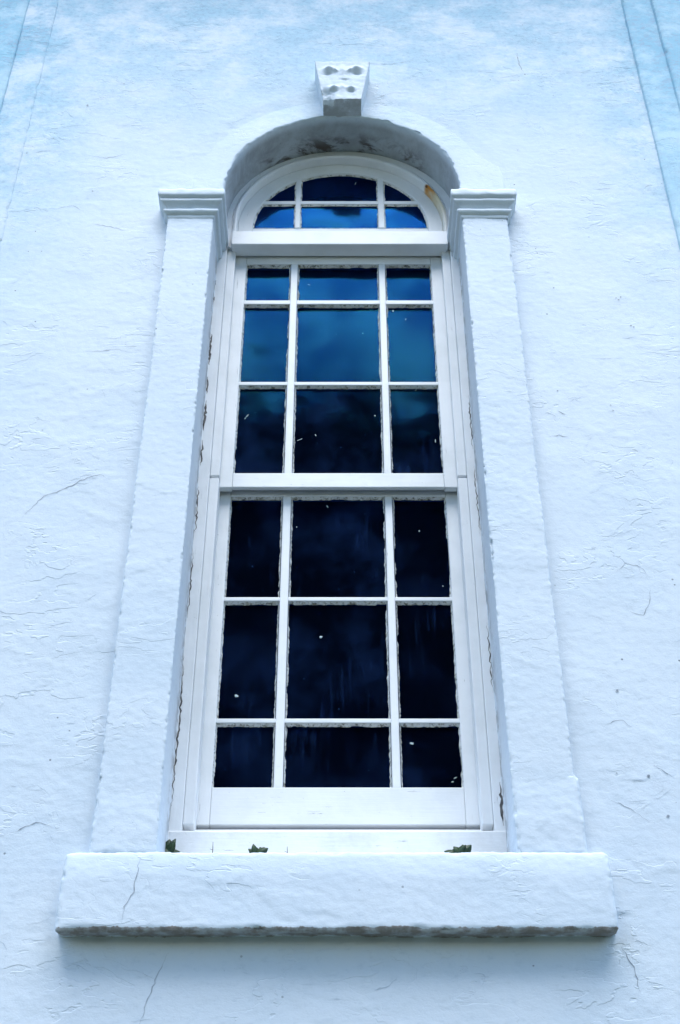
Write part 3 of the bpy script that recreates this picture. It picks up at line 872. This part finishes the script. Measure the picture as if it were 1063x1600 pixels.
for k, (x, z, w, h, a) in enumerate([(-0.05, 5.245, .003, .012, .4), (-0.17, 5.14, .003, .004, 0), (0.31, 5.12, .003, .006, 0), (-0.07, 4.615, .007, .006, 0), (-0.37, 4.36, .009, .008, 0),
                                     (0.25, 4.165, .009, .006, 0), (0.395, 4.03, .008, .003, .5), (0.385, 4.015, .007, .003, .3), (0.39, 4.85, .003, .004, 0)]):
    fleck(low, x, z, 0.311, w, h, a, 50 + k)
fleck(fan, 0.075, 7.235, 0.246, .003, .012, -.35, 90)

# ------------------------------------------------------------------ weeds on the sill
def leaf_mesh(L, W, T=0.0022):
    V, F = [], []
    n = 5
    for k in range(n + 1):
        t = k / n; w = W * math.sin(math.pi * min(0.98, t * 0.86 + 0.12)) ** 0.8
        bend = 0.25 * L * t * t
        V += [(-w, bend, L * t), (0, bend - T, L * t), (w, bend, L * t), (0, bend + T, L * t)]
    for k in range(n):
        for j in range(4):
            F.append((4 * k + j, 4 * k + (j + 1) % 4, 4 * k + 4 + (j + 1) % 4, 4 * k + 4 + j))
    F.append((4 * n, 4 * n + 1, 4 * n + 2, 4 * n + 3))
    me = bpy.data.meshes.new('leaf'); me.from_pydata(V, [], F); me.update(); me.materials.append(M_LEAF)
    me.polygons.foreach_set('use_smooth', [True] * len(F))
    return me

def weed(label, x, y, z, size, n, seed, spread=1.15):
    rd = random.Random(seed)
    w = empty('weed', loc=(x, y, z))
    tag(w, label, 'weed', 'weeds rooted along the sill')
    me = leaf_mesh(size, size * 0.30)
    for k in range(n):
        o = link('leaf', me, None, w)
        side = -1 + 2 * (k + 0.5) / n
        o.rotation_euler = (rd.uniform(-0.1, 0.7), side * spread + rd.uniform(-0.2, 0.2), rd.uniform(-0.6, 0.6))
        o.scale = (rd.uniform(0.8, 1.2),) * 2 + (rd.uniform(0.7, 1.15),)
        o.location = (rd.uniform(-1, 1) * size * 0.35, rd.uniform(-1, 0.3) * size * 0.2, 0)
    box('stem', -0.002, 0.002, -0.002, 0.002, -0.02, 0.012, M_STEM, w, 0)
    return w
weed('dark leafy weed in the left corner of the sill', -0.548, 0.140, 3.650, 0.052, 13, 1)
weed('small green weed on the sill under the left stile', -0.262, 0.14, 3.652, 0.040, 9, 2)
weed('small green weed near the right end of the sill', 0.378, 0.14, 3.652, 0.042, 10, 3)

def stem(label, x, y, z, hgt, seed):
    rd = random.Random(seed)
    bm = bmesh.new()
    def tube(a, b, r0, r1):
        d = (b - a); q = d.to_track_quat('Z', 'Y')
        va = [bm.verts.new(a + q @ Vector((math.cos(t) * r0, math.sin(t) * r0, 0))) for t in (0, 2.09, 4.19)]
        vb = [bm.verts.new(b + q @ Vector((math.cos(t) * r1, math.sin(t) * r1, 0))) for t in (0, 2.09, 4.19)]
        for k in range(3): bm.faces.new((va[k], va[(k + 1) % 3], vb[(k + 1) % 3], vb[k]))
    p0 = Vector((0, 0, 0)); p1 = Vector((0.001, 0, hgt * .5)); p2 = Vector((0, 0.002, hgt))
    tube(p0, p1, .0016, .0014); tube(p1, p2, .0014, .0007)
    tube(Vector((0, 0, .004)), Vector((-.016, 0, .014)), .0012, .0006)
    tube(Vector((0, 0, .003)), Vector((.018, -.003, .004)), .0013, .0012)
    tube(p1, p1 + Vector((-.009, 0, .004)), .0009, .0005)
    me = bpy.data.meshes.new('dry_stem'); bm.to_mesh(me); bm.free()
    o = link('dry_stem', me, M_STEM); o.location = (x, y, z)
    tag(o, label, 'stem', 'dry stems on the sill')
stem('taller dry twig standing on the sill beside the corner weed', -0.405, 0.15, 3.652, 0.058, 1)
stem('shorter dry twig on the sill right of the small weed', -0.168, 0.15, 3.652, 0.042, 2)

# ------------------------------------------------------------------ unseen tree, added to darken the reflections in the panes
tree = empty('reflection_tree', loc=(0.2, -8.4, 0))
tag(tree, 'tall dark broadleaf tree, added out of view to darken the panes', 'tree')
rt = random.Random(5)
bm = bmesh.new()
def limb(a, b, r0, r1, n=9):
    d = b - a; q = d.to_track_quat('Z', 'Y')
    va = [bm.verts.new(a + q @ Vector((math.cos(2 * math.pi * k / n) * r0, math.sin(2 * math.pi * k / n) * r0, 0))) for k in range(n)]
    vb = [bm.verts.new(b + q @ Vector((math.cos(2 * math.pi * k / n) * r1, math.sin(2 * math.pi * k / n) * r1, 0))) for k in range(n)]
    for k in range(n): bm.faces.new((va[k], va[(k + 1) % n], vb[(k + 1) % n], vb[k]))
prev = Vector((0, 0, -0.1)); rr = 0.26
for k in range(1, 11):
    nx = Vector((rt.uniform(-.12, .12), rt.uniform(-.12, .12), k * 1.15)); r2 = 0.26 * (1 - k / 12.5)
    limb(prev, nx, rr, r2); 
    if k >= 2:
        for j in range(3):
            a = rt.uniform(0, 6.28); L = rt.uniform(1.2, 2.0) * (1 - k / 18)
            limb(nx, nx + Vector((math.cos(a) * L, math.sin(a) * L, rt.uniform(.5, 1.0))), r2 * .45, 0.012, 6)
    prev, rr = nx, r2
me = bpy.data.meshes.new('trunk'); bm.to_mesh(me); bm.free()
link('trunk', me, M_BARK, tree, True)
clumps = []
for k in range(230):
    z = rt.uniform(2.9, 12.5) if k < 180 else rt.uniform(10.6, 12.5); t = (z - 2.9) / 9.7
    rmax = 3.1 * (math.sin(math.pi * min(1, 0.12 + t * 0.74)) ** 0.45)
    a = rt.uniform(0, 6.28); r = rmax * math.sqrt(rt.random())
    clumps.append((Vector((math.cos(a) * r, math.sin(a) * r, z)), rt.uniform(0.45, 0.85)))
V, F = [], []
for k in range(50000):
    c, cr = clumps[k % len(clumps)]
    dv = Vector((rt.gauss(0, 1), rt.gauss(0, 1), rt.gauss(0, 1))).normalized() * cr * rt.random() ** 0.4
    p = c + dv; L = rt.uniform(0.09, 0.16)
    u = Vector((rt.gauss(0, 1), rt.gauss(0, 1), rt.gauss(0, 1))).normalized()
    w = u.orthogonal().normalized()
    b0 = len(V)
    V += [p - u * L, p + w * L * 0.5, p + u * L, p - w * L * 0.5]
    F.append((b0, b0 + 1, b0 + 2, b0 + 3))
pydata('reflection_tree_crown', V, F, M_FOLIAGE, tree)
